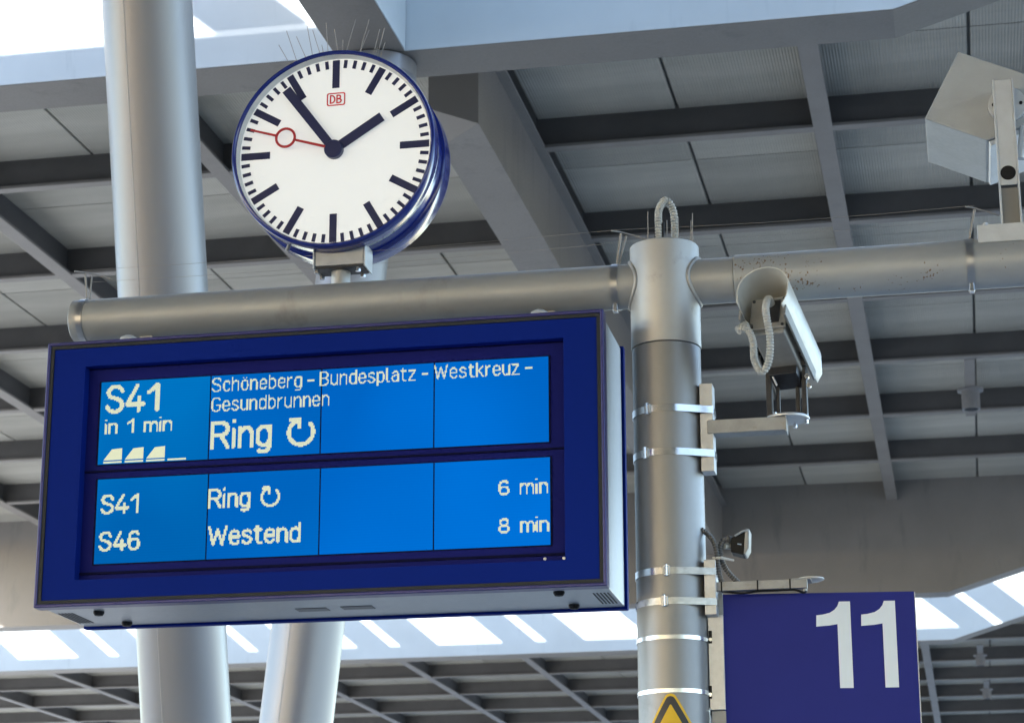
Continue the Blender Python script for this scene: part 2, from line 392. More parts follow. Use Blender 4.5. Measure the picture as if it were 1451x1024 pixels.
# ------------------------------------------------------------------ columns
def column(label, pa, pb, r=0.21):
    """pa, pb: points on the axis; runs from the platform up to the soffit"""
    d = (pb-pa); base_p = pa+d*((0-pa.z)/d.z); top = pa+d*((ZS-0.02-pa.z)/d.z)
    t = thing('roof_column', label, 'column', base_p, 'inclined roof columns')
    ax = d.normalized()
    MB().tube([base_p, top], r, 64).build('shaft', M['column'], t, smooth=True)
    MB().lathe(base_p, (0,0,1), [(r+0.12, 0), (r+0.12, 0.03), (r+0.02, 0.05), (r*0.9, 0.05)]).build('base_collar', M['flange'], t, smooth=True)
    side = Vector((-0.19, -0.98, 0)); side = (side-ax*side.dot(ax)).normalized()
    MB().tube([base_p+ax*0.3+side*(r-0.002), top-ax*0.1+side*(r-0.002)], 0.004, 8).build('weld_seam', M['seam'], t, smooth=True)
    MB().lathe(top-Vector((0,0,0.10)), (0,0,1), [(r*0.98, 0), (r+0.035, 0.015), (r+0.035, 0.112), (0, 0.112)], 48).build('head_collar', M['column'], t, smooth=True)
    return t
def PD(px, py, d): v = ray(px, py)*d; v.z += EYE; return v
dl = FPX*0.42/127
column('smooth grey steel column leaning towards the near skylight girder, behind the end of the steel tube', PD(260.5, 960, dl), PD(208.5, 0, dl))
column('pale grey steel column rising behind the clock to the girder crossing', P(421, 1012, 12.55), P(534, 95, 12.55))

# ------------------------------------------------------------------ ceiling lamps
for (px, py, s, lab) in ((1375, 556, 1.0, 'cylindrical grey downlight hanging from a cross beam right of the mast'),
                      (1389, 930, 0.9, 'small downlight in the first ceiling row beyond the far white skylight lining'),
                      (1398, 978, 0.9, 'small downlight one ceiling row deeper beyond the far white skylight lining')):
    c = PZ(px, py, ZF-0.02)
    t = thing('downlight', lab, 'lamp', (c.x, c.y, ZF), 'downlights under the ceiling')
    MB().cyl((c.x, c.y, ZF-0.22*s), (c.x, c.y, ZF+0.004), 0.105*s, 28).build('lamp_body', M['lamp'], t, smooth=True)
    MB().cyl((c.x, c.y, ZF-0.006), (c.x, c.y, ZF+0.02), 0.15*s, 28).build('canopy_plate', M['lamp'], t, smooth=True)
    MB().cyl((c.x, c.y, ZF-0.225*s), (c.x, c.y, ZF-0.215*s), 0.08*s, 24).build('lens', M['black'], t, smooth=True)
    # a short carrier plate that ties the lamp to the nearest beam
    MB().box((c.x-0.06, c.y-1.25, ZF+0.021), (c.x+0.06, c.y+1.25, ZF+0.03)).build('carrier_bar', M['flange'], t)

# ------------------------------------------------------------------ mast with cross tubes
MX, MY, MR = -0.9475, 7.397, 0.1165
TZ = Z(2.432); ztop = P(941, 336, MY-MR).z; zseam = P(945, 481, MY-MR).z
mast = thing('steel_mast', 'galvanised round steel mast carrying long cross tubes with display, clock and loudspeaker', 'mast', (MX, MY, 0))
MB().cyl((MX,MY,0), (MX,MY,zseam-0.004), MR, 64).build('pole', M['galv_dark'], mast, smooth=True)
MB().cyl((MX,MY,zseam-0.02), (MX,MY,zseam+0.01), MR-0.006, 48).build('seam_ring', M['black'], mast, smooth=True)
MB().lathe((MX,MY,0), (0,0,1), [(0, zseam), (MR+0.002, zseam), (MR+0.003, zseam+0.003), (MR+0.003, ztop-0.004), (MR, ztop), (0, ztop)], 64).build('sleeve', M['galv_light'], mast, smooth=True)
rl, rr = 0.0780, 0.085
xl, xr = -3.099, 1.25
MB().lathe((xl, MY, TZ), (1,0,0), [(0,0),(rl-0.006,0),(rl,0.004),(rl,MX-0.06-xl),(0,MX-0.06-xl)], 56).build('cross_tube', M['galv'], mast, smooth=True)
xs = P(1038, 385, MY-0.08).x
MB().lathe((MX+0.06, MY, TZ), (1,0,0), [(0,0),(rl+0.001,0),(rl+0.001,xs-MX-0.06),(0,xs-MX-0.06)], 56).build('cross_tube_stub', M['galv'], mast, smooth=True)
MB().lathe((xs+0.002, MY, TZ), (1,0,0), [(0,0),(rr-0.002,0),(rr,0.002),(rr,xr-xs),(rr-0.004,xr-xs+0.003),(0,xr-xs+0.003)], 56).build('cross_tube', M['tube_rust'], mast, smooth=True)
for sgn in (-1, 1):                                       # weld bead where tube meets sleeve
    pts = []
    for k in range(48):
        a = 2*math.pi*k/48; y = (rl+0.003)*math.cos(a); z = (rl+0.003)*math.sin(a)
        pts.append((MX+sgn*math.sqrt((MR+0.004)**2-y*y), MY+y, TZ+z))
    MB().tube(pts, 0.0075, 8, closed=True).build('weld_bead', M['galv_light'], mast, smooth=True, angle=80)
def tube_clip(px, r, nm='band_clip'):
    x = P(px, 400, MY-r).x
    MB().lathe((x-0.012, MY, TZ), (1,0,0), [(r-0.002,0),(r+0.003,0),(r+0.003,0.024),(r-0.002,0.024)], 48).build(nm, M['band'], mast, smooth=True)
    return x
xa = tube_clip(113, rl); xb = tube_clip(869, rl); xc = tube_clip(1377, rr)
for x, r in ((xb, rl), (xc, rr)): MB().box((x-0.008, MY-0.045, TZ-r-0.022), (x+0.008, MY-0.020, TZ-r+0.008)).build('clip_screw', M['stainless'], mast, bevel=0.002)
hose('conduit_loop', [P(934, 340, 7.36)-Vector((0,0,0.06)), P(933, 318, 7.36), P(934, 297, 7.37), P(943, 284, 7.39), P(953, 296, 7.41), P(956, 320, 7.42), P(955, 343, 7.42)-Vector((0,0,0.06))], 0.0135, M['hose'], mast, 0.0105)
for px in (929, 938): MB().cyl(P(px, 332, 7.36)-Vector((0,0,0.05)), P(px+1, 316, 7.36), 0.006, 10).build('cable_gland', M['black'], mast, smooth=True)
for px, y0 in ((918, 300), (945, 312), (961, 308), (979, 312), (981, 302)): MB().cyl(P(px, 340, 7.38)-Vector((0,0,0.04)), P(px, y0, 7.38), 0.0017, 6).build('spike', M['wire'], mast)

# strap that hugs the mast and a plate beside it
def strap(name, z, h, parent, rect=None, buckle=None, rad=MR, thick=0.0022):
    pts = [(MX+(rad+0.0012)*math.cos(2*math.pi*k/72), MY+(rad+0.0012)*math.sin(2*math.pi*k/72)) for k in range(72)]
    if rect: pts += [(rect[0], rect[1]), (rect[2], rect[1]), (rect[0], rect[3]), (rect[2], rect[3])]
    hp = hull2(pts); n = len(hp); out = []
    for i, (x, y) in enumerate(hp):
        d = Vector((x-MX, y-MY)); d.normalize(); out.append((x+d.x*thick, y+d.y*thick))
    vs = [(x,y,z) for x,y in hp]+[(x,y,z+h) for x,y in hp]+[(x,y,z) for x,y in out]+[(x,y,z+h) for x,y in out]
    fs = []
    for i in range(n):
        j = (i+1) % n
        fs += [(2*n+i,2*n+j,3*n+j,3*n+i), (i,n+i,n+j,j), (n+i,3*n+i,3*n+j,n+j), (i,j,2*n+j,2*n+i)]
    s = MB().add(vs, fs).build(name, M['stainless'], parent, smooth=True, angle=25)
    if buckle is not None:
        a = buckle; c = Vector((MX+(rad+0.006)*math.cos(a), MY+(rad+0.006)*math.sin(a), z+h/2))
        t = Vector((-math.sin(a), math.cos(a), 0)); nn = Vector((math.cos(a), math.sin(a), 0)); u = Vector((0,0,1))
        MB().obox(c-t*0.011-nn*0.006-u*(h*0.65), t*0.022, nn*0.010, u*h*1.3).build('buckle', M['bracket'], s, bevel=0.002)
        for k in (-1, 1): MB().cyl(c+u*k*h*0.62-t*0.008, c+u*k*h*0.62+t*0.008, 0.0062, 12).build('buckle_screw', M['stainless'], s, smooth=True)
        MB().cyl(c+nn*0.006-u*h*0.8, c+nn*0.006+u*h*0.8, 0.0036, 10).build('tension_bolt', M['stainless'], s, smooth=True)
    return s
def zat(px, py): return P(px, py, MY-MR).z

# ------------------------------------------------------------------ departure display
DY, DW, DH, DD = 7.164, 1.97, 0.936, 0.474
DX, DZ = -3.096, Z(1.3465)
dis = thing('departure_display', 'large blue train departure display box hanging under the steel tube', 'display', (DX+DW/2, DY+DD/2, DZ))
def frame(name, mat, x0, z0, x1, z1, a0, b0, a1, b1, y0, y1, parent, bevel=0.0):
    """rectangular ring: outer x0..x1,z0..z1, opening a0..a1,b0..b1"""
    o = [(x0,z0),(x1,z0),(x1,z1),(x0,z1)]; i = [(a0,b0),(a1,b0),(a1,b1),(a0,b1)]
    vs = [(x,y0,z) for x,z in o+i]+[(x,y1,z) for x,z in o+i]; fs = []
    for k in range(4):
        j = (k+1) % 4
        fs += [(k,j,4+j,4+k), (8+k,12+k,12+j,8+j), (k,8+k,8+j,j), (4+k,4+j,12+j,12+k)]
    return MB().add(vs, fs).build(name, mat, parent, bevel=bevel)
x0, x1, z0, z1 = DX, DX+DW, DZ, DZ+DH
frame('front_rim', M['frame_edge'], x0, z0, x1, z1, x0+0.012, z0+0.012, x1-0.012, z1-0.012, DY-0.006, DY+0.05, dis, 0.004)
frame('gasket', M['gasket'], x0+0.0125, z0+0.0125, x1-0.0125, z1-0.0125, x0+0.024, z0+0.024, x1-0.024, z1-0.024, DY-0.001, DY+0.02, dis)
oa = P(120, 519, DY+0.003); ob = P(797, 479, DY+0.003); oc = P(802, 792, DY+0.003); od = P(107, 822, DY+0.003)
a0, a1 = (oa.x+od.x)/2, (ob.x+oc.x)/2; b1, b0 = (oa.z+ob.z)/2, (oc.z+od.z)/2
frame('front_frame', M['frame_blue'], x0+0.0245, z0+0.0245, x1-0.0245, z1-0.0245, a0, b0, a1, b1, DY+0.002, DY+0.045, dis, 0.0015)
SY = DY+0.042
MB().box((a0-0.02, SY+0.004, b0-0.02), (a1+0.02, SY+0.012, b1+0.02)).build('screen_mask', M['mask'], dis)
MB().box((x0+0.010, DY+0.051, z0+0.008), (x1-0.010, DY+DD-0.036, z1-0.008)).build('housing', M['alu'], dis, bevel=0.004)
MB().box((x0+0.004, DY+DD-0.035, z0+0.0), (x1, DY+DD, z1)).build('rear_frame', M['frame_blue'], dis, bevel=0.004)
# grooves between the screen rows
def hbar(name, pxa, pxb, t, mat, proud=0.003):
    A, B = P(*pxa, SY), P(*pxb, SY); z = (A.z+B.z)/2
    return MB().box((a0+0.001, SY-proud, z-t/2), (a1-0.001, SY+0.005, z+t/2)).build(name, mat, dis)
hbar('mask_groove', (113, 670), (797, 634), 0.006, M['mask_dark'])
hbar('mask_groove', (109, 817), (800, 780), 0.008, M['mask_dark'])
hbar('mask_groove', (121, 523), (796, 484), 0.006, M['mask_dark'])
# eight lcd panels
rows = [((141, 543), (777, 503.5), (779.5, 624.5), (139.5, 659)), ((137.5, 681), (779.5, 645.5), (781.5, 768), (132, 802))]
divs = [[(297, 534, 297, 650), (455.5, 525, 454, 642), (615, 514, 615, 632)], [(295, 671, 292, 793), (453.5, 662, 452, 783), (614.5, 655, 614.5, 776)]]
for r in range(2):
    tl, tr, br, bl = [P(*q, SY) for q in rows[r]]
    xa_, xb_ = (tl.x+bl.x)/2, (tr.x+br.x)/2; zt, zb = (tl.z+tr.z)/2, (bl.z+br.z)/2
    cuts = [xa_]+[(P(d[0], d[1], SY).x+P(d[2], d[3], SY).x)/2 for d in divs[r]]+[xb_]
    MB().box((xa_-0.004, SY+0.0012, zb-0.004), (xb_+0.004, SY+0.0045, zt+0.004)).build('screen_bezel', M['mask_dark'], dis)
    for k in range(4):
        MB().box((cuts[k]+0.0024, SY, zb), (cuts[k+1]-0.0024, SY+0.003, zt)).build('screen_panel', SCR[k], dis)
# ---- dot matrix lettering
XH = 0.74
bowl_d = [(.44,.52),(.36,.70),(.22,.74),(.06,.66),(.01,.37),(.06,.08),(.22,0),(.36,.04),(.44,.22)]
bowl_b = [(.44-x, y) for x, y in bowl_d]
arch = lambda x0, w: ('s', [(x0,.50),(x0+.1*w/.43,.67),(x0+.55*w,.74),(x0+.88*w,.67),(x0+w,.50)])
olp = [(.22,.74),(.06,.66),(.01,.37),(.06,.08),(.22,0),(.38,.08),(.43,.37),(.38,.66),(.22,.74)]
GL = {
 'S': (.57, [('s', [(.56,.80),(.47,.95),(.29,1),(.1,.94),(.02,.77),(.1,.61),(.29,.53),(.48,.43),(.57,.25),(.48,.06),(.28,0),(.09,.05),(0,.2)])]),
 'G': (.57, [('s', [(.56,.82),(.45,.97),(.29,1),(.1,.92),(.02,.72),(.02,.28),(.1,.07),(.3,0),(.5,.07),(.57,.25)]), ('l', [(.57,.25),(.57,.46),(.32,.46)])]),
 'B': (.54, [('l', [(0,0),(0,1)]), ('l', [(0,1),(.28,1)]), ('s', [(.28,1),(.46,.92),(.5,.76),(.44,.6),(.28,.53)]), ('l', [(0,.53),(.28,.53)]), ('s', [(.28,.53),(.48,.44),(.54,.27),(.47,.07),(.28,0)]), ('l', [(0,0),(.28,0)])]),
 'R': (.56, [('l', [(0,0),(0,1)]), ('l', [(0,1),(.3,1)]), ('s', [(.3,1),(.48,.92),(.54,.75),(.48,.56),(.3,.48)]), ('l', [(0,.48),(.3,.48)]), ('l', [(.3,.48),(.56,0)])]),
 'W': (.84, [('l', [(0,1),(.2,0),(.42,.85),(.64,0),(.84,1)])]),
 '4': (.62, [('l', [(.36,1),(0,.25),(.62,.25)]), ('l', [(.44,.52),(.44,0)])]),
 '1': (.36, [('l', [(0,.70),(.34,1),(.34,0)])]),
 '6': (.54, [('s', [(.5,.84),(.42,.97),(.28,1),(.1,.9),(.02,.65),(.02,.28),(.1,.06),(.28,0),(.46,.06),(.54,.29),(.46,.51),(.28,.57),(.08,.48),(.02,.35)])]),
 '8': (.55, [('s', [(.28,.53),(.1,.62),(.05,.77),(.12,.95),(.28,1),(.44,.95),(.51,.77),(.46,.62),(.28,.53)]), ('s', [(.28,.53),(.06,.43),(.01,.26),(.08,.05),(.28,0),(.48,.05),(.55,.26),(.5,.43),(.28,.53)])]),
 'i': (.02, [('l', [(0,0),(0,.68)]), ('l', [(0,1.03),(0,1.04)])]),
 'l': (.14, [('l', [(0,1),(0,.14)]), ('s', [(0,.14),(.04,.03),(.14,0)])]),
 'n': (.43, [('l', [(0,0),(0,.74)]), arch(0,.43), ('l', [(.43,.5),(.43,0)])]),
 'm': (.74, [('l', [(0,0),(0,.74)]), arch(0,.37), ('l', [(.37,.5),(.37,0)]), arch(.37,.37), ('l', [(.74,.5),(.74,0)])]),
 'h': (.43, [('l', [(0,0),(0,1)]), arch(0,.43), ('l', [(.43,.5),(.43,0)])]),
 'u': (.43, [('l', [(.43,0),(.43,.74)]), ('s', [(0,.24),(.05,.07),(.2,0),(.34,.07),(.43,.24)]), ('l', [(0,.74),(0,.24)])]),
 'r': (.28, [('l', [(0,0),(0,.74)]), ('s', [(0,.48),(.1,.67),(.28,.74)])]),
 'e': (.44, [('l', [(.02,.38),(.44,.38)]), ('s', [(.44,.38),(.4,.64),(.23,.74),(.06,.64),(.01,.37),(.06,.09),(.23,0),(.36,.03),(.43,.14)])]),
 's': (.41, [('s', [(.4,.6),(.32,.72),(.2,.74),(.06,.68),(.03,.54),(.12,.43),(.28,.36),(.4,.26),(.39,.1),(.22,0),(.08,.03),(0,.14)])]),
 't': (.32, [('l', [(.12,.95),(.12,.15)]), ('s', [(.12,.15),(.17,.03),(.32,0)]), ('l', [(0,.74),(.3,.74)])]),
 'd': (.44, [('l', [(.44,0),(.44,1)]), ('s', bowl_d)]),
 'b': (.44, [('l', [(0,0),(0,1)]), ('s', bowl_b)]),
 'p': (.44, [('l', [(0,-.26),(0,.74)]), ('s', bowl_b)]),
 'g': (.44, [('l', [(.44,.74),(.44,-.06)]), ('s', bowl_d), ('s', [(.44,-.06),(.37,-.22),(.22,-.26),(.06,-.23)])]),
 'c': (.42, [('s', [(.42,.58),(.34,.71),(.22,.74),(.06,.66),(.01,.37),(.06,.08),(.22,0),(.34,.03),(.42,.16)])]),
 'o': (.44, [('s', olp)]), 'ö': (.44, [('s', olp), ('l', [(.11,.95),(.12,.95)]), ('l', [(.32,.95),(.33,.95)])]),
 'a': (.42, [('s', [(.04,.6),(.12,.71),(.24,.74),(.37,.67),(.41,.5)]), ('l', [(.41,.5),(.41,0)]), ('s', [(.41,.43),(.2,.43),(.05,.35),(0,.2),(.07,.04),(.2,0),(.33,.05),(.41,.2)])]),
 'z': (.42, [('l', [(0,.74),(.41,.74),(0,0),(.42,0)])]),
 'k': (.42, [('l', [(0,0),(0,1)]), ('l', [(.4,.74),(0,.27)]), ('l', [(.14,.42),(.42,0)])]),
 '-': (.26, [('b', [(0,.42),(.26,.42)])]), ' ': (.12, []),
}
def segs_of(strokes, n=7):
    out = []
    for kind, pts in strokes:
        q = [(v.x, v.y) for v in smooth_path([Vector((a, b, 0)) for a, b in pts], n)] if kind == 's' else pts
        out += [(q[i], q[i+1], kind == 'b') for i in range(len(q)-1)]
    return out
def raster(segs, t, pitch, bold=None):
    """segments in metres -> rectangles of lcd dots"""
    xs = [p[0] for s in segs for p in s[:2]]; ys = [p[1] for s in segs for p in s[:2]]
    i0, i1 = int(math.floor((min(xs)-t)/pitch)), int(math.ceil((max(xs)+t)/pitch)); j0, j1 = int(math.floor((min(ys)-t)/pitch)), int(math.ceil((max(ys)+t)/pitch))
    on = set()
    for (x0, y0), (x1, y1), b in segs:
        h = (bold if b and bold else t)/2; dx, dy = x1-x0, y1-y0; LL = dx*dx+dy*dy
        for i in range(int((min(x0, x1)-h)/pitch)-2, int((max(x0, x1)+h)/pitch)+2):
            for j in range(int((min(y0, y1)-h)/pitch)-2, int((max(y0, y1)+h)/pitch)+2):
                x, y = (i+.5)*pitch, (j+.5)*pitch
                k = 0 if LL < 1e-12 else max(0, min(1, ((x-x0)*dx+(y-y0)*dy)/LL))
                if math.hypot(x-x0-k*dx, y-y0-k*dy) <= h: on.add((i, j))
    return on
def dots(on, pitch, X, Zb, y, name):
    """merge runs of dots into flat tiles"""
    mb = MB()
    rowsd = {}
    for i, j in on: rowsd.setdefault(j, []).append(i)
    for j, ii in rowsd.items():
        ii.sort(); s = ii[0]; p = s
        for i in ii[1:]+[None]:
            if i is not None and i == p+1: p = i; continue
            xa, xb, za, zb = X+s*pitch, X+(p+1)*pitch, Zb+j*pitch+pitch*0.04, Zb+(j+1)*pitch-pitch*0.04
            mb.add([(xa,y,za),(xb,y,za),(xb,y,zb),(xa,y,zb)], [(0,1,2,3)])
            if i is not None: s = p = i
    return mb.build(name, M['lcd_text'], dis)
TY = SY-0.0015
def write(txt, pa, pb, cap_px, t_px, gap=.17, pitch=0.0043, dash=None, sp=.12):
    """lettering whose baseline runs from pa to pb"""
    A, B = P(*pa, TY), P(*pb, TY); mpp = (B.x-A.x)/(pb[0]-pa[0]); cap = cap_px*mpp; t = t_px*mpp
    nat = sum(sp if c == ' ' else GL[c][0] for c in txt)+gap*(len(txt)-1)
    sx = (B.x-A.x-t)/nat; sz = (cap-t)
    segs = []; x = t/2
    for c in txt+' ':
        if c == ' ' and segs:                             # each word is a part of its own
            dots(raster(segs, t, pitch, dash*mpp if dash else None), pitch, A.x, (A.z+B.z)/2, TY, 'display_word'); segs = []
        wd, st = GL[c]
        for p, q, b in segs_of(st): segs.append(((x+p[0]*sx, t/2+p[1]*sz), (x+q[0]*sx, t/2+q[1]*sz), b))
        x += ((sp if c == ' ' else wd)+gap)*sx
def ring_arrow(pc, r_px, t_px, pitch=0.0043):
    C = P(*pc, TY); mpp = 0.00247; r = r_px*mpp; t = t_px*mpp
    pts = [(r*math.cos(math.radians(a)), r*math.sin(math.radians(a))) for a in range(42, -231, -9)]
    segs = [(p, q, False) for p, q in zip(pts, pts[1:])]
    e = pts[-1]; hx, hy = -r*0.12, r*1.05                   # arrow head: corner at the top
    segs += [((hx-r*0.72, hy), (hx, hy), False), ((hx, hy), (hx, hy-r*0.62), False), (e, (hx, hy), False)]
    return dots(raster(segs, t, pitch), pitch, C.x, C.z, TY, 'ring_arrow')
write('S41', (149, 587), (226, 582), 40.5, 5.7, gap=.2)
write('in 1 min', (148, 615), (244, 610), 20, 3.0, gap=.19, sp=.26)
write('Schöneberg - Bundesplatz - Westkreuz -', (300, 557), (753, 528), 20.5, 2.0, gap=.21, pitch=0.0036, dash=4.2)
write('Gesundbrunnen', (299, 584), (466.5, 574), 20.5, 2.0, gap=.21, pitch=0.0036)
write('Ring', (297.5, 638), (384.5, 631), 40, 5.7, gap=.2)
ring_arrow((426.5, 612), 17.6, 5.6)
write('S41', (142, 729), (197, 726), 27.5, 3.9, gap=.2)
write('S46', (139, 782), (198, 778), 27.5, 3.9, gap=.19)
write('Ring', (294.5, 721), (354.5, 717), 27.5, 3.9, gap=.2)
ring_arrow((383, 703.5), 12.2, 4.0)
write('Westend', (294, 774), (426, 767), 28, 3.9, gap=.19)
write('6 min', (706, 702), (777, 698), 21.5, 3.0, gap=.19, sp=.34)
write('8 min', (706, 756), (778, 752), 21.5, 3.0, gap=.19, sp=.34)
for k in range(4):                                        # little train cars
    xa_, yb = 146.5+k*30.3, 652.2-k*1.5
    A = P(xa_, yb, TY); mpp = 0.00247
    if k < 3:
        MB().add([(A.x,TY,A.z),(A.x+27*mpp,TY,A.z),(A.x+27*mpp,TY,A.z+16.5*mpp),(A.x+12*mpp,TY,A.z+15.5*mpp)], [(0,1,2,3)]).build('train_symbol', M['lcd_text'], dis)
    MB().add([(A.x,TY,A.z-4.4*mpp),(A.x+27*mpp,TY,A.z-4.4*mpp),(A.x+27*mpp,TY,A.z-1.8*mpp),(A.x,TY,A.z-1.8*mpp)], [(0,1,2,3)]).build('train_symbol_line', M['lcd_text'], dis)
# underside details
for px, py in ((140, 867.5), (180, 882.5), (792, 839.5), (813.5, 858)):
    c = PZ(px, py, DZ+0.004)
    MB().lathe((c.x, c.y, DZ+0.012), (0,0,-1), [(0.019, 0), (0.019, 0.010), (0.014, 0.018), (0, 0.021)], 24).build('rubber_foot', M['black'], dis, smooth=True)
for px, py in ((443, 863), (507, 860)):
    c = PZ(px, py, DZ+0.008)
    MB().box((c.x-0.055, c.y-0.028, DZ+0.006), (c.x+0.055, c.y+0.028, DZ+0.012)).build('vent_grille', M['vent'], dis)
for k in range(5):
    MB().box((x1-0.075+k*0.012, DY+0.16, DZ+0.0065), (x1-0.070+k*0.012, DY+0.36, DZ+0.012)).build('vent_slot', M['black'], dis)
    MB().box((x0+0.022+k*0.012, DY+0.16, DZ+0.0065), (x0+0.027+k*0.012, DY+0.36, DZ+0.012)).build('vent_slot', M['black'], dis)
for px, py in ((772, 791), (799, 790)):
    c = P(px, py, DY)
    MB().lathe((c.x, DY+0.003, c.z), (0,-1,0), [(0.0055, 0), (0.0045, 0.003), (0, 0.0035)], 14).build('lock_screw', M['bracket'], dis, smooth=True)
for px in (196, 771):                                      # hangers up to the tube
    x = P(px, 460, 7.30).x
    MB().box((x-0.025, MY-0.02, z1-0.01), (x+0.025, MY+0.05, TZ-rl+0.012)).build('hanger', M['arm_steel'], dis, bevel=0.004)
    MB().lathe((x, 7.215, z1-0.012), (0,0,1), [(0.034, 0), (0.034, 0.018), (0.029, 0.030), (0.017, 0.037), (0, 0.039)], 28).build('hanger_cap', M['white_worn'], dis, smooth=True)

# ------------------------------------------------------------------ clock
CY = MY-0.127
cc = P(470.5, 208.5, CY); CX, CZ = cc.x, cc.z; CR = 0.3745
clk = thing('platform_clock', 'round white double-faced clock with blue rims standing on the steel tube', 'clock', (CX, MY, TZ+rl))
ax = (0, 1, 0)
MB().lathe((CX, CY, CZ), ax, [(CR-0.016, 0.045), (CR-0.016, 0.004), (CR-0.010, -0.002), (CR-0.003, 0.0), (CR, 0.006), (CR, 0.064), (CR-0.004, 0.068), (CR-0.03, 0.068)], 96).build('front_rim', M['blue_case'], clk, smooth=True, angle=50)
MB().lathe((CX, CY, CZ), ax, [(CR-0.0165, 0.006), (CR-0.021, 0.038), (CR-0.026, 0.0385)], 96).build('dial_ring', M['dial_rim'], clk, smooth=True)
MB().lathe((CX, CY, CZ), ax, [(0, 0.034), (CR-0.022, 0.034), (CR-0.022, 0.048), (0, 0.048)], 96).build('dial', M['dial'], clk, smooth=True, angle=30)
MB().lathe((CX, CY, CZ), ax, [(CR-0.03, 0.066), (CR-0.005, 0.069), (CR-0.005, 0.088), (CR-0.03, 0.090)], 96).build('silver_band', M['silver'], clk, smooth=True)
MB().lathe((CX, CY, CZ), ax, [(0, 0.095), (CR-0.012, 0.099), (CR-0.012, 0.175), (0, 0.18)], 96).build('case_core', M['blue_case'], clk, smooth=True)
MB().lathe((CX, CY, CZ), ax, [(CR-0.03, 0.160), (CR-0.008, 0.162), (CR, 0.168), (CR, 0.248), (CR-0.004, 0.254), (CR-0.016, 0.254), (CR-0.018, 0.22), (0, 0.22)], 96).build('rear_rim', M['blue_case'], clk, smooth=True, angle=50)
def mark(name, ang, r0, r1, wd, y, mat, parent=clk, w2=None, yt=0.002):
    a = math.radians(ang); d = Vector((math.sin(a), 0, math.cos(a))); s = Vector((math.cos(a), 0, -math.sin(a))); c = Vector((CX, y, CZ)); w2 = wd if w2 is None else w2
    return MB().prism([c+d*r0-s*wd/2, c+d*r0+s*wd/2, c+d*r1+s*w2/2, c+d*r1-s*w2/2], (0, yt, 0)).build(name, mat, parent)
YD = CY+0.034
for k in range(60):
    if k % 5 == 0: mark('hour_mark', k*6, 0.240, 0.347, 0.0265, YD-0.0022, M['navy'])
    else: mark('minute_mark', k*6, 0.316, 0.347, 0.0128, YD-0.0022, M['navy'])
mark('hour_hand', 57.5, -0.01, 0.208, 0.036, YD-0.012, M['navy'], yt=0.004, w2=0.036)
mark('minute_hand', 323.3, -0.01, 0.302, 0.032, YD-0.018, M['navy'], yt=0.004, w2=0.036)
MB().lathe((CX, YD, CZ), (0,-1,0), [(0.034, 0.0), (0.034, 0.020), (0.031, 0.0225), (0, 0.0225)], 40).build('hub', M['navy'], clk, smooth=True)
sh = mark('second_hand', 287.0, 0.03, 0.148, 0.0095, YD-0.0245, M['red'], yt=0.003, w2=0.0085)
mark('second_hand_tip', 287.0, 0.222, 0.322, 0.0085, YD-0.0245, M['red'], sh, yt=0.003, w2=0.0070)
a = math.radians(287.0); rc = Vector((CX+0.185*math.sin(a), YD-0.0245, CZ+0.185*math.cos(a)))
MB().lathe(rc, (0,1,0), [(0.030, 0), (0.039, 0), (0.039, 0.003), (0.030, 0.003), (0.030, 0)], 40).build('second_hand_ring', M['red'], sh, smooth=True, angle=30)
# railway emblem: red rounded outline with two letters
ec = P(476.3, 141, YD); ex, ez = ec.x, ec.z; ew, eh = 0.0685, 0.050
def rrect(w_, h_, r): 
    pts = []
    for sx, sz, a0 in ((1,1,0), (-1,1,90), (-1,-1,180), (1,-1,270)):
        for k in range(5): t = math.radians(a0+k*22.5); pts.append((sx*(w_/2-r)+r*math.cos(t), sz*(h_/2-r)+r*math.sin(t)))
    return pts
po, pi_ = rrect(ew, eh, 0.008), rrect(ew-0.009, eh-0.009, 0.005); n = len(po); ye = YD-0.0016
em = MB().add([(ex+x, ye, ez+z) for x, z in po+pi_], [(i, (i+1) % n, n+(i+1) % n, n+i) for i in range(n)]).build('emblem', M['logo_red'], clk)
def flat_stroke(mb, pts, t, y):
    for (x0_, z0_), (x1_, z1_) in zip(pts, pts[1:]):
        d = Vector((x1_-x0_, 0, z1_-z0_)); L_ = d.length
        if L_ < 1e-6: continue
        d /= L_; s = Vector((-d.z, 0, d.x))*t/2; e = d*t*0.3
        p, q = Vector((x0_, y, z0_)), Vector((x1_, y, z1_))
        y -= 0.00002
        mb.add([p-s-e, q-s+e, q+s+e, p+s-e], [(0,1,2,3)])
for ch, off in (('D', -0.0205), ('B', 0.0035)):
    mb = MB(); hh = 0.029; zb = ez-hh/2; xx = ex+off
    sc = lambda q: [(xx+u*0.0175, zb+v*hh) for u, v in q]
    sm = lambda q: [(p.x, p.y) for p in smooth_path([Vector((u, v, 0)) for u, v in q], 5)]
    if ch == 'D': sts = [[(0,0),(0,1)], sm([(0,1),(.5,.96),(.85,.72),(.9,.5),(.85,.28),(.5,.04),(0,0)])]
    else: sts = [[(0,0),(0,1)], sm([(0,1),(.55,.96),(.75,.77),(.55,.57),(0,.54)]), sm([(0,.54),(.6,.5),(.9,.28),(.6,.04),(0,0)])]
    for q in sts: flat_stroke(mb, sc(q), 0.0052, ye)
    mb.build('emblem_letter', M['logo_red'], em)
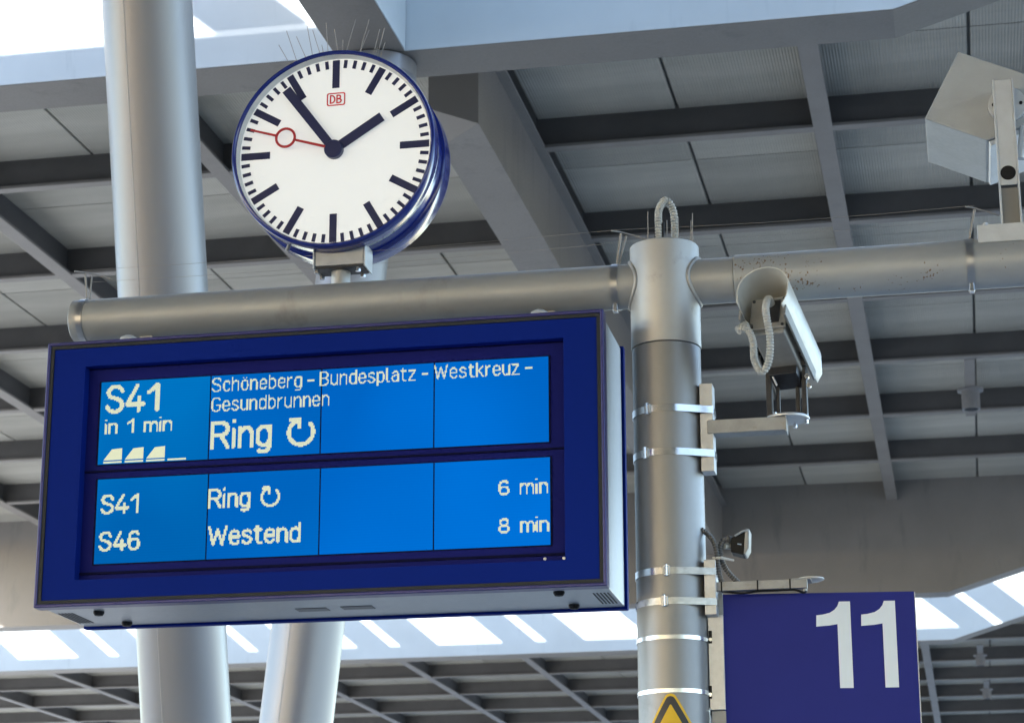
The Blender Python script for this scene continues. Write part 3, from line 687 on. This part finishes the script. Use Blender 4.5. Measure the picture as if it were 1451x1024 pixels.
# foot of the clock
bz1 = P(480, 350, MY-0.06).z; bz0 = P(480, 375, MY-0.06).z
bx0, bx1 = P(446, 365, MY-0.06).x, P(515, 365, MY-0.06).x
MB().box((bx0, MY-0.058, bz0), (bx1, MY+0.035, CZ-CR+0.03)).build('foot_block', M['block'], clk, bevel=0.003)
MB().box((bx1+0.001, MY-0.062, bz0-0.010), (bx1+0.007, MY+0.04, bz1+0.012)).build('side_cheek', M['white_worn'], clk, bevel=0.002)
MB().box((bx0-0.007, MY-0.062, bz0-0.010), (bx0-0.001, MY+0.04, bz1+0.004)).build('side_cheek', M['white_worn'], clk, bevel=0.002)
MB().box((bx0+0.003, MY-0.056, bz0-0.009), (bx1-0.003, MY+0.035, bz0-0.001)).build('base_plate', M['dark_metal'], clk, bevel=0.002)
sx_ = P(483, 390, MY).x
MB().cyl((sx_, MY, TZ+rl-0.012), (sx_, MY, bz0-0.008), 0.034, 40).build('stem', M['galv_light'], clk, smooth=True)
for dx in (-0.075, 0.075):
    for dy in (-0.045, 0.022):
        MB().cyl((sx_+dx, MY+dy, bz0-0.024), (sx_+dx, MY+dy, bz0-0.008), 0.010, 6).build('bolt', M['stainless'], clk)
c = P(408, 350, MY-0.02); MB().cyl((c.x-0.008, MY-0.01, c.z-0.012), (c.x+0.006, MY-0.01, c.z+0.02), 0.007, 12).build('latch_pin', M['galv_light'], clk, smooth=True)
random.seed(3)
for (pa, pb, yy) in [((407, 84), (395, 64), .02), ((417, 79), (406, 44), .05), ((432, 76), (420, 52), .02), ((441, 72), (435, 36), .05), ((453, 69), (443, 43), .03),
                 ((464, 70), (462, 33), .12), ((480, 68), (474, 42), .06), ((486, 68), (486, 57), .04), ((490, 68), (504, 28), .06), ((510, 70), (523, 28), .05), ((510, 69), (523, 43), .09),
                 ((531, 76), (538, 42), .05), ((536, 77), (545, 40), .10), ((541, 78), (546, 60), .07), ((533, 76), (535, 67), .03), ((458, 69), (456, 64), .02)]:
    y = CY+yy; A, B = P(*pa, y), P(*pb, y)
    d = (Vector((CX, y, CZ))-A).normalized()
    MB().cyl(A+d*0.03, B, 0.0013, 6).build('bird_spike', M['wire'], clk)

# ------------------------------------------------------------------ bird wires over the tube
bw = thing('bird_wire', 'thin bird wires strung on little posts above the steel tube', 'wire', (xa, MY, TZ+rl))
zw = {}
for nm, px, tp, x in (('a', 113, 388, xa), ('b', 880, 331, xb), ('c', 1381, 297, xc)):
    T = P(px+8 if nm == 'a' else px, tp, MY); zw[nm] = T
    r_ = rr if nm == 'c' else rl
    MB().cyl((x, MY, TZ+r_-0.004), T, 0.0042, 8).build('post', M['wire'], bw, smooth=True)
    if nm != 'c': MB().cyl((x+0.004, MY+0.012, TZ+r_-0.004), T+Vector((0.014, 0.03, 0.0)), 0.0032, 8).build('post', M['wire'], bw, smooth=True)
    MB().tube(smooth_path([T+Vector((-0.03, -0.03, 0.002)), T+Vector((0, 0.0, 0.005)), T+Vector((0.04, 0.03, 0.0)), T+Vector((0.08, 0.05, -0.01))], 5), 0.0030, 6).build('post_arm', M['wire'], bw, smooth=True)
for p, q in (('a', 'b'), ('b', 'c')):
    for dy, dz in ((-0.03, 0.004), (0.05, -0.016)):
        A, B = zw[p]+Vector((0, dy, dz)), zw[q]+Vector((0, dy, dz))
        pts = [A.lerp(B, k/12)-Vector((0, 0, 0.010*math.sin(math.pi*k/12))) for k in range(13)]
        MB().tube(pts, 0.0006, 5).build('wire_strand', M['wire'], bw, smooth=True)

# ------------------------------------------------------------------ security camera
CYA = 7.372
pl0, pl1 = P(992, 600, CYA-0.03), P(1010.5, 600, CYA-0.03)
cct = thing('security_camera', 'pale security camera under an arched sunshield on a bracket strapped to the mast', 'camera', (pl0.x, CYA, P(1000, 605, CYA).z))
zt_, zb_ = P(1001, 543, CYA-0.03).z, P(1005, 667, CYA-0.03).z
MB().box((pl0.x, CYA-0.03, zb_), (pl1.x, CYA+0.04, zt_)).build('mounting_plate', M['bracket'], cct, bevel=0.002)
rect = (pl0.x, CYA-0.0305, pl1.x+0.0005, CYA+0.04)
strap('strap', zat(960, 581)+0.0, 0.024, cct, rect, buckle=math.radians(-116))
strap('strap', zat(960, 643)+0.0, 0.024, cct, rect, buckle=math.radians(-121))
A = P(1001, 594, CYA-0.032); B = P(1113.5, 611, CYA-0.032)
za1, za0 = P(1050, 592.5, CYA-0.032).z, P(1050, 612, CYA-0.032).z
MB().box((pl1.x-0.02, CYA-0.034, za0), (B.x, CYA+0.034, za1)).build('arm', M['arm_steel'], cct, bevel=0.003)
MB().box((B.x-0.003, CYA-0.037, za0-0.004), (B.x+0.003, CYA+0.037, za1+0.004)).build('arm_end', M['arm_steel'], cct, bevel=0.001)
dc = P(1116, 585, 7.40)
MB().lathe((dc.x, 7.40, za1+0.001), (0,0,1), [(0, 0), (0.072, 0), (0.0735, 0.004), (0.072, 0.009), (0, 0.009)], 48).build('base_disc', M['bracket'], cct, smooth=True, angle=40)
zd = za1+0.010
for dx, dy in ((-0.04, -0.035), (0.062, 0.0), (0.02, 0.05), (-0.045, 0.03)):
    MB().cyl((dc.x+dx, 7.40+dy, zd-0.024), (dc.x+dx, 7.40+dy, zd+0.010), 0.0065, 10).build('bolt', M['stainless'], cct, smooth=True)
Nn = P(1108, 430, 7.10); Ff = P(1158.5, 542, 7.50)
fa = (Ff-Nn); CLEN = fa.length; fa.normalize(); fr = fa.cross(Vector((0,0,1))).normalized(); fu = fr.cross(fa)
Lb = P(1044, 433, 7.10); cw = (Nn-Lb).dot(fr)
O = Nn-fr*cw/2                                              # middle of the near lower edge
def loc(x, y, z): return O+fr*x+fa*y+fu*z
Hh = 0.165; prof = []
for k in range(25):
    t = math.pi*k/24
    prof.append((0.0885*math.cos(t), 0.077+0.0885*math.sin(t)))
prof = [(cw/2, 0), (0.0865, 0.035)]+prof+[(-0.0865, 0.035), (-cw/2, 0)]
inn = [(x*0.955, z if i in (0, len(prof)-1) else (z-0.0035 if z > 0.08 else z)) for i, (x, z) in enumerate(prof)]
mb = MB(); n = len(prof); vs_ = []
for yy in (0, CLEN):
    vs_ += [loc(x, yy+(0.03 if (yy and z > 0.05) else 0)*-1, z) for x, z in prof]+[loc(x, yy+(0.03 if (yy and z > 0.05) else 0)*-1, z) for x, z in inn]
fs_ = []
for i in range(n-1):
    fs_ += [(i, i+1, 2*n+i+1, 2*n+i), (n+i, 3*n+i, 3*n+i+1, n+i+1), (i, n+i, n+i+1, i+1), (2*n+i, 2*n+i+1, 3*n+i+1, 3*n+i)]
fs_ += [(0, 2*n, 3*n, n), (n-1, 2*n-1, 4*n-1, 3*n-1)]
mb.add(vs_, fs_).build('sunshield', M['shield'], cct, smooth=True, angle=40)
# housing below the shield
def lbox(name, x0, x1, y0, y1, z0, z1, mat, bev=0.004, par=None):
    return MB().obox(loc(x0, y0, z0), fr*(x1-x0), fa*(y1-y0), fu*(z1-z0)).build(name, mat, par or cct, bevel=bev)
lbox('housing', -0.054, 0.058, 0.091, CLEN-0.06, -0.045, 0.075, M['housing'], 0.008)
rp = lbox('rear_plate', -0.062, 0.064, 0.080, 0.090, -0.030, 0.098, M['housing'], 0.006)
lbox('rear_recess', -0.010, 0.040, 0.076, 0.0795, -0.010, 0.082, M['dark_metal'], 0.003, rp)
for sx, sz in ((-0.052, 0.087), (0.052, 0.087), (-0.052, -0.021), (0.052, -0.021)):
    MB().cyl(loc(sx, 0.076, sz), loc(sx, 0.082, sz), 0.005, 10).build('plate_screw', M['dark_metal'], rp, smooth=True)
lbox('front_window', -0.045, 0.049, CLEN-0.059, CLEN-0.054, -0.03, 0.06, M['black'], 0.002)
for s in (-1, 1): lbox('side_rail', s*0.076-0.004, s*0.076+0.004, 0.02, CLEN-0.05, -0.028, 0.012, M['housing'], 0.002)
for s in (-1, 1):
    for k in range(9): lbox('rail_hole', s*0.0715-0.0012 if s > 0 else s*0.0715-0.0012, s*0.0715+0.0012, 0.06+k*0.028, 0.070+k*0.028, -0.016, -0.006, M['black'], 0)
lbox('shield_spacer', -0.03, 0.03, 0.19, 0.23, 0.0745, 0.162, M['dark_metal'], 0.002)
lbox('shield_spacer', -0.03, 0.03, CLEN-0.16, CLEN-0.12, 0.0745, 0.162, M['dark_metal'], 0.002)
gl = loc(0.008, 0.074, 0.066); MB().cyl(gl, gl-fa*0.028, 0.014, 16).build('cable_gland', M['shield'], rp, smooth=True)
hose('conduit', [gl-fa*0.02, gl-fa*0.035-fu*0.01, P(1085, 440, 7.05), P(1091, 480, 7.06), P(1089, 512, 7.08), P(1079, 527, 7.10), P(1069, 510, 7.12), P(1067, 485, 7.13), P(1060, 468, 7.14), P(1047, 465, 7.15)], 0.0125, M['hose'], cct, 0.010)
MB().cyl(P(1046, 468, 7.15), P(1058, 460, 7.17), 0.015, 14).build('conduit_gland', M['hose'], cct, smooth=True)
MB().cyl(P(1057, 462, 7.17), loc(-0.056, 0.09, -0.01), 0.010, 12).build('conduit_gland', M['hose_dark'], cct, smooth=True)
# yoke
ztp = P(1110, 522, 7.40).z
for sx, wd in ((-0.058, 0.018), (-0.030, 0.012), (0.036, 0.014), (0.060, 0.016)):
    MB().box((dc.x+sx-wd/2, 7.37 if abs(sx) > .05 else 7.40, zd), (dc.x+sx+wd/2, 7.43 if abs(sx) > .05 else 7.425, ztp+0.035)).build('yoke_leg', M['dark_metal'], cct, bevel=0.002)
MB().box((dc.x-0.066, 7.365, zd+0.0005), (dc.x+0.067, 7.435, zd+0.008)).build('yoke_foot', M['dark_metal'], cct, bevel=0.002)
MB().box((dc.x-0.068, 7.355, ztp-0.006), (dc.x+0.069, 7.369, ztp+0.046)).build('yoke_bar', M['dark_metal'], cct, bevel=0.002)
hb = loc(0, 0.30, -0.045)
MB().box((dc.x-0.055, 7.33, ztp+0.022), (dc.x+0.062, 7.44, ztp+0.034)).build('tilt_plate', M['dark_metal'], cct, bevel=0.002)
lbox('saddle', -0.045, 0.050, 0.27, 0.36, -0.078, -0.0455, M['dark_metal'], 0.003)
for px, py in ((1108, 519), (1143, 533), (1146, 546)):
    c = P(px, py, 7.35); MB().cyl((c.x, 7.366, c.z), (c.x, 7.346, c.z), 0.008, 12).build('bolt', M['stainless'], cct, smooth=True)
MB().cyl(P(1094, 531, 7.35), P(1101, 546, 7.345), 0.0035, 8).build('tension_key', M['bracket'], cct, smooth=True)

# ------------------------------------------------------------------ antenna bracket
AY = 7.36
q0, q1 = P(998, 830, AY-0.03), P(1014.5, 830, AY-0.03)
ant = thing('antenna_bracket', 'short steel arm with a white disc antenna strapped to the mast above the number sign', 'bracket', (q0.x, AY, P(1006, 830, AY).z))
z1_, z0_ = P(1006, 792, AY-0.03).z, P(1006, 870, AY-0.03).z
MB().box((q0.x, AY-0.03, z0_), (q1.x, AY+0.05, z1_)).build('mounting_plate', M['bracket'], ant, bevel=0.002)
rect = (q0.x, AY-0.0305, q1.x+0.0005, AY+0.05)
strap('strap', zat(960, 812), 0.023, ant, rect, buckle=math.radians(-90))
strap('strap', zat(960, 855), 0.023, ant, rect, buckle=math.radians(-94))
zz1, zz0 = P(1080, 823, AY).z, P(1080, 835.5, AY).z; xe = P(1144, 828, AY).x
MB().box((q1.x-0.004, AY-0.015, zz0), (xe, AY+0.015, zz1)).build('arm', M['arm_steel'], ant, bevel=0.002)
for px in (1023, 1074, 1120):
    x = P(px, 828, AY).x; MB().box((x-0.0025, AY-0.0165, zz0-0.0015), (x+0.0025, AY+0.0165, zz1+0.0015)).build('cable_tie', M['black'], ant)
xd = P(1149, 820, 7.42).x
MB().lathe((xd, 7.42, zz1+0.004), (0,0,1), [(0, 0.0), (0.030, 0.0), (0.044, 0.006), (0.043, 0.010), (0, 0.014)], 40).build('disc_antenna', M['shield'], ant, smooth=True)
MB().box((xe-0.05, AY-0.01, zz1-0.001), (xe+0.012, 7.43, zz1+0.004)).build('disc_carrier', M['arm_steel'], ant, bevel=0.001)
MB().tube(smooth_path([P(1025, 837, AY), P(1050, 840, AY), P(1075, 837, AY), P(1100, 836, AY), P(1125, 835, AY), P(1140, 839, AY), P(1143, 832, AY+0.03)], 6), 0.0038, 8).build('cable', M['black'], ant, smooth=True)
MB().cyl(P(1141, 837, AY+0.01), P(1141, 829, AY+0.01), 0.007, 12).build('cable_gland', M['hose'], ant, smooth=True)

# ------------------------------------------------------------------ small floodlight
FY = 7.42
fl = thing('floodlight', 'small black wedge-shaped floodlight with ribbed conduit beside the mast', 'floodlight', P(1045, 772, FY))
pz = [P(1037, 764, FY), P(1058, 754, FY), P(1055, 788, FY), P(1037, 784, FY)]
MB().prism([v-Vector((0, 0.03, 0)) for v in pz], (0, 0.075, 0)).build('lamp_body', M['black'], fl, bevel=0.002)
pz = [P(1057.5, 751, FY), P(1063, 751.5, FY), P(1062.5, 779, FY), P(1057.5, 788, FY), P(1055, 788, FY)]
MB().prism([v-Vector((0, 0.036, 0)) for v in pz], (0, 0.080, 0)).build('glass_frame', M['arm_steel'], fl, bevel=0.003)
MB().tube([P(1041, 759, FY-0.04), P(1053, 752, FY-0.04), P(1060, 751, FY-0.04)], 0.0035, 8).build('yoke_bar', M['bracket'], fl, smooth=True)
MB().cyl(P(1045, 770, FY-0.035), P(1051, 771, FY-0.035), 0.0035, 8).build('yoke_screw', M['stainless'], fl, smooth=True)
MB().cyl(P(1030, 763, FY-0.03), P(1039, 766, FY), 0.013, 14).build('cable_gland', M['hose_dark'], fl, smooth=True)
MB().cyl(P(1026, 774, FY-0.03), P(1038, 774, FY), 0.009, 14).build('cable_gland', M['hose'], fl, smooth=True)
hose('conduit', [P(1032, 763, FY-0.03), P(1024, 766, FY-0.035), P(1020, 778, FY-0.04), P(1022, 792, FY-0.045), P(1030, 808, FY-0.05), P(1042, 821, FY-0.055), P(1050, 828, FY-0.06)], 0.0095, M['hose_dark'], fl, 0.009)
hose('conduit', [P(994, 750, 7.36), P(1002, 756, FY-0.05), P(1010, 765, FY-0.06), P(1015, 780, FY-0.065), P(1017, 800, FY-0.065), P(1020, 815, FY-0.065), P(1023, 828, FY-0.06)], 0.0088, M['hose_dark'], fl, 0.009)
MB().tube([P(1010, 790, FY-0.06), P(1022, 790, FY-0.085), P(1040, 793.5, FY-0.07)], [0.0035, 0.005, 0.0035], 8).build('cable_tie', M['shield'], fl, smooth=True)

# ------------------------------------------------------------------ number sign
SL = P(1022.5, 841.7, 7.40); SR_ = P(1295, 837, 7.472); SR_.z = SL.z
sx = (SR_-SL); SWD = sx.length; sx.normalize(); sn = Vector((sx.y, -sx.x, 0))     # towards the viewer
SHT = 0.64
sgn_ = thing('platform_sign', 'dark blue platform sign with the white number 11 mounted beside the mast', 'sign', SL+sx*SWD/2-Vector((0,0,SHT)))
def sp(x, z, o=0.0): return SL+sx*x+Vector((0,0,z))+sn*o
MB().obox(sp(0, -SHT, -0.028), sx*SWD, sn*0.028, Vector((0,0,SHT))).build('panel', M['sign_blue'], sgn_, bevel=0.002)
MB().obox(sp(SWD+0.0006, -SHT, -0.026), sx*0.003, sn*0.024, Vector((0,0,SHT-0.002))).build('edge_trim', M['sign_edge'], sgn_)
def on_sign(px, py):
    r = ray(px, py); o0 = SL+sn*0.001; c0 = Vector((0, 0, EYE)); t = (o0-c0).dot(sn)/r.dot(sn); v = c0+r*t-SL
    return v.dot(sx), v.z
k5 = 2.5348
dg = [(833,587),(872,587),(887,897),(838,897),(828,668),(800,673),(752,677),(752,637),(776,634),(800,628),(817,617),(828,603)]
dg = [on_sign(860+x/k5, 620+z/k5) for x, z in dg]
xr_ = (dg[1][0]+dg[2][0])/2; xl_ = (dg[3][0]+dg[4][0])/2
dg[1] = (xr_, dg[1][1]); dg[2] = (xr_, dg[2][1]); dg[3] = (xl_, dg[2][1]); dg[4] = (xl_, dg[4][1])
dg = [(max(u, dg[6][0]), v) for u, v in dg]
dg[0] = (dg[0][0], dg[1][1])
shift = on_sign(1276.5, 900)[0]-on_sign(1212.5, 900)[0]
for k in (0, 1):
    MB().prism([sp(u+k*shift, v, 0.0022) for u, v in dg], sn*-0.0018).build('digit', M['sign_white'], sgn_)
# bracket channel between mast and sign
c0, c1 = P(1003.5, 900, 7.385).x, SL.x+0.004
zc1, zc0 = P(1010, 871, 7.385).z, P(1010, 1005, 7.385).z
ch = MB().box((c0, 7.385, zc0), (c1, 7.40, zc1)).build('bracket_channel', M['bracket'], sgn_, bevel=0.0015)
MB().box((c0+0.020, 7.392, zc1+0.001), (c1, 7.41, zc1+0.075)).build('bracket_strip', M['arm_steel'], sgn_, bevel=0.0015)
MB().box((c0+0.004, 7.392, zc0-0.25), (c1, 7.41, zc0-0.003)).build('bracket_strip', M['arm_steel'], sgn_, bevel=0.0015)
MB().box((c0-0.045, 7.401, zc0+0.01), (c1, 7.425, zc1-0.01)).build('bracket_core', M['arm_steel'], sgn_)
for py in (902, 980):
    s0 = P(1006.5, py, 7.384); MB().box((s0.x-0.0055, 7.3838, s0.z-0.021), (s0.x+0.0055, 7.3849, s0.z+0.021)).build('slot', M['black'], ch)
    MB().cyl((s0.x+0.001, 7.3836, s0.z-0.008), (s0.x+0.001, 7.3815, s0.z-0.008), 0.006, 12).build('slot_bolt', M['stainless'], ch, smooth=True)
strap('strap', zat(960, 904), 0.0135, sgn_, (MX+0.09, 7.40, c0+0.004, 7.42))
strap('strap', zat(960, 980), 0.0135, sgn_, (MX+0.09, 7.40, c0+0.004, 7.42))

# ------------------------------------------------------------------ warning sticker wrapped on the mast
apex = zat(948, 973); ax0 = -math.pi/2+0.03
wst = thing('warning_sticker', 'yellow and black triangular warning sticker wrapped round the mast', 'sticker', (MX, MY-MR, apex-0.19))
def tri_shape(name, top, hgt, half, rad, off, mat):
    """rounded triangle, apex at height top, bent round the mast"""
    cs = [(0, top-rad*1.9), (half-rad*1.7, top-hgt+rad), (-half+rad*1.7, top-hgt+rad)]
    dirs = [(150, 30), (30, -90), (-90, -210)]; pts = []
    for (cx, cz), (s, e) in zip(cs, dirs):
        for k in range(9): t = math.radians(s+(e-s)*k/8); pts.append((cx+rad*math.cos(t), cz+rad*math.sin(t)))
    zs = [p[1] for p in pts]; lo, hi = min(zs), max(zs); mb = MB(); nr, nc = 40, 20; vs = []; fs = []
    def span(z):
        xs = []
        for (xa, za), (xb, zb) in zip(pts, pts[1:]+pts[:1]):
            if (za-z)*(zb-z) <= 0 and abs(za-zb) > 1e-9: xs.append(xa+(xb-xa)*(z-za)/(zb-za))
        return (min(xs), max(xs)) if xs else (0, 0)
    for i in range(nr+1):
        u = i/nr; u = 0.5-0.5*math.cos(math.pi*u); z = lo+(hi-lo)*u
        s = span(min(max(z, lo+1e-6), hi-1e-6))
        for j in range(nc+1):
            x = s[0]+(s[1]-s[0])*j/nc; a = ax0+x/MR; r = MR+off
            vs.append((MX+r*math.cos(a), MY+r*math.sin(a), z))
    for i in range(nr):
        for j in range(nc): p = i*(nc+1)+j; fs.append((p, p+1, p+nc+2, p+nc+1))
    return mb.add(vs, fs).build(name, mat, wst, smooth=True)
tri_shape('yellow_ground', apex, 0.20, 0.118, 0.022, 0.0008, M['warn_yellow'])
tri_shape('black_border', apex-0.0135, 0.176, 0.101, 0.0165, 0.0014, M['warn_black'])
tri_shape('yellow_field', apex-0.053, 0.122, 0.069, 0.003, 0.0020, M['warn_yellow'])

# ------------------------------------------------------------------ loudspeaker on the tube
LY0 = 7.46
spk = thing('loudspeaker', 'angular grey loudspeaker on an upright steel bracket on top of the steel tube', 'loudspeaker', (P(1425, 330, 7.36).x, MY, TZ+rr))
pg = [P(1357.5, 73, LY0), P(1310, 168.5, LY0), P(1398.5, 199.5, LY0), P(1475, 168, LY0), P(1512, 124, LY0)]
MB().prism(pg, (0.0, 0.50, 0.03)).build('cabinet', M['speaker'], spk, bevel=0.006)
u1 = (pg[3]-pg[2]).normalized()
nrm = Vector((u1.z, 0, -u1.x))
MB().obox(pg[2]+u1*0.006-Vector((0, -0.012, 0))+nrm*0.0008, u1*0.15, Vector((0, 0.47, 0.028)), nrm*0.018).build('front_lip', M['speaker_lip'], spk, bevel=0.003)
pc_ = P(1427, 151, LY0)
MB().cyl((pc_.x, LY0-0.022, pc_.z), (pc_.x, LY0-0.001, pc_.z), 0.064, 40).build('pivot_disc', M['white_worn'], spk, bevel=0.002, angle=40)
for dx, dz in ((-0.046, 0.0), (0.046, 0.0), (0.0, 0.046)):
    MB().cyl((pc_.x+dx, LY0-0.027, pc_.z+dz), (pc_.x+dx, LY0-0.0215, pc_.z+dz), 0.006, 10).build('pivot_bolt', M['black'], spk, smooth=True)
AY_ = 7.36
t0, t1 = P(1412, 114, AY_), P(1437, 113, AY_); b0_, b1_ = P(1413, 314, AY_), P(1443, 312, AY_)
ax0_, ax1_ = (t0.x+b0_.x)/2, (t1.x+b1_.x)/2+0.004
zmid = P(1425, 262, AY_).z
arm = MB().box((ax0_+0.006, AY_, zmid), (ax1_-0.006, AY_+0.006, t0.z)).build('bracket_arm', M['white_worn'], spk, bevel=0.001)
MB().box((ax0_, AY_-0.003, b0_.z-0.02), (ax0_+0.0055, AY_+0.075, t0.z+0.003)).build('arm_side', M['white_worn'], arm, bevel=0.001)
MB().box((ax1_-0.0055, AY_-0.003, b0_.z-0.02), (ax1_, AY_+0.075, t0.z+0.003)).build('arm_side', M['white_worn'], arm, bevel=0.001)
MB().box((ax0_+0.006, AY_+0.028, b0_.z-0.02), (ax1_-0.006, AY_+0.034, zmid-0.001)).build('arm_inner', M['galv_dark'], arm, bevel=0.001)
MB().box((ax0_+0.006, AY_+0.0065, t0.z-0.16), (ax1_-0.006, LY0-0.0225, t0.z-0.06)).build('pivot_block', M['galv_dark'], spk, bevel=0.002)
hc = P(1428.5, 245, AY_); MB().cyl((hc.x, AY_-0.0022, hc.z), (hc.x, AY_-0.0004, hc.z), 0.0255, 28).build('cable_hole', M['black'], arm, smooth=True)
bl = P(1385, 330, AY_-0.03); bzt, bzb = P(1420, 317, AY_-0.03).z, P(1420, 342.5, AY_-0.03).z
MB().box((bl.x, AY_-0.035, bzb), (bl.x+0.36, AY_+0.10, bzt)).build('base_plate', M['white_worn'], spk, bevel=0.003)
MB().box((bl.x+0.02, MY-0.045, TZ+rr-0.014), (bl.x+0.34, MY+0.045, bzb+0.002)).build('tube_saddle', M['galv_dark'], spk)
for px in (1396,):
    c = P(px, 312, AY_); MB().cyl((c.x, AY_, bzt-0.004), (c.x, AY_, bzt+0.016), 0.009, 8).build('bolt', M['bracket'], spk)
MB().cyl(P(1446, 225, LY0-0.01), P(1452, 180, LY0-0.01), 0.016, 12).build('cable_gland', M['white_worn'], spk, smooth=True)
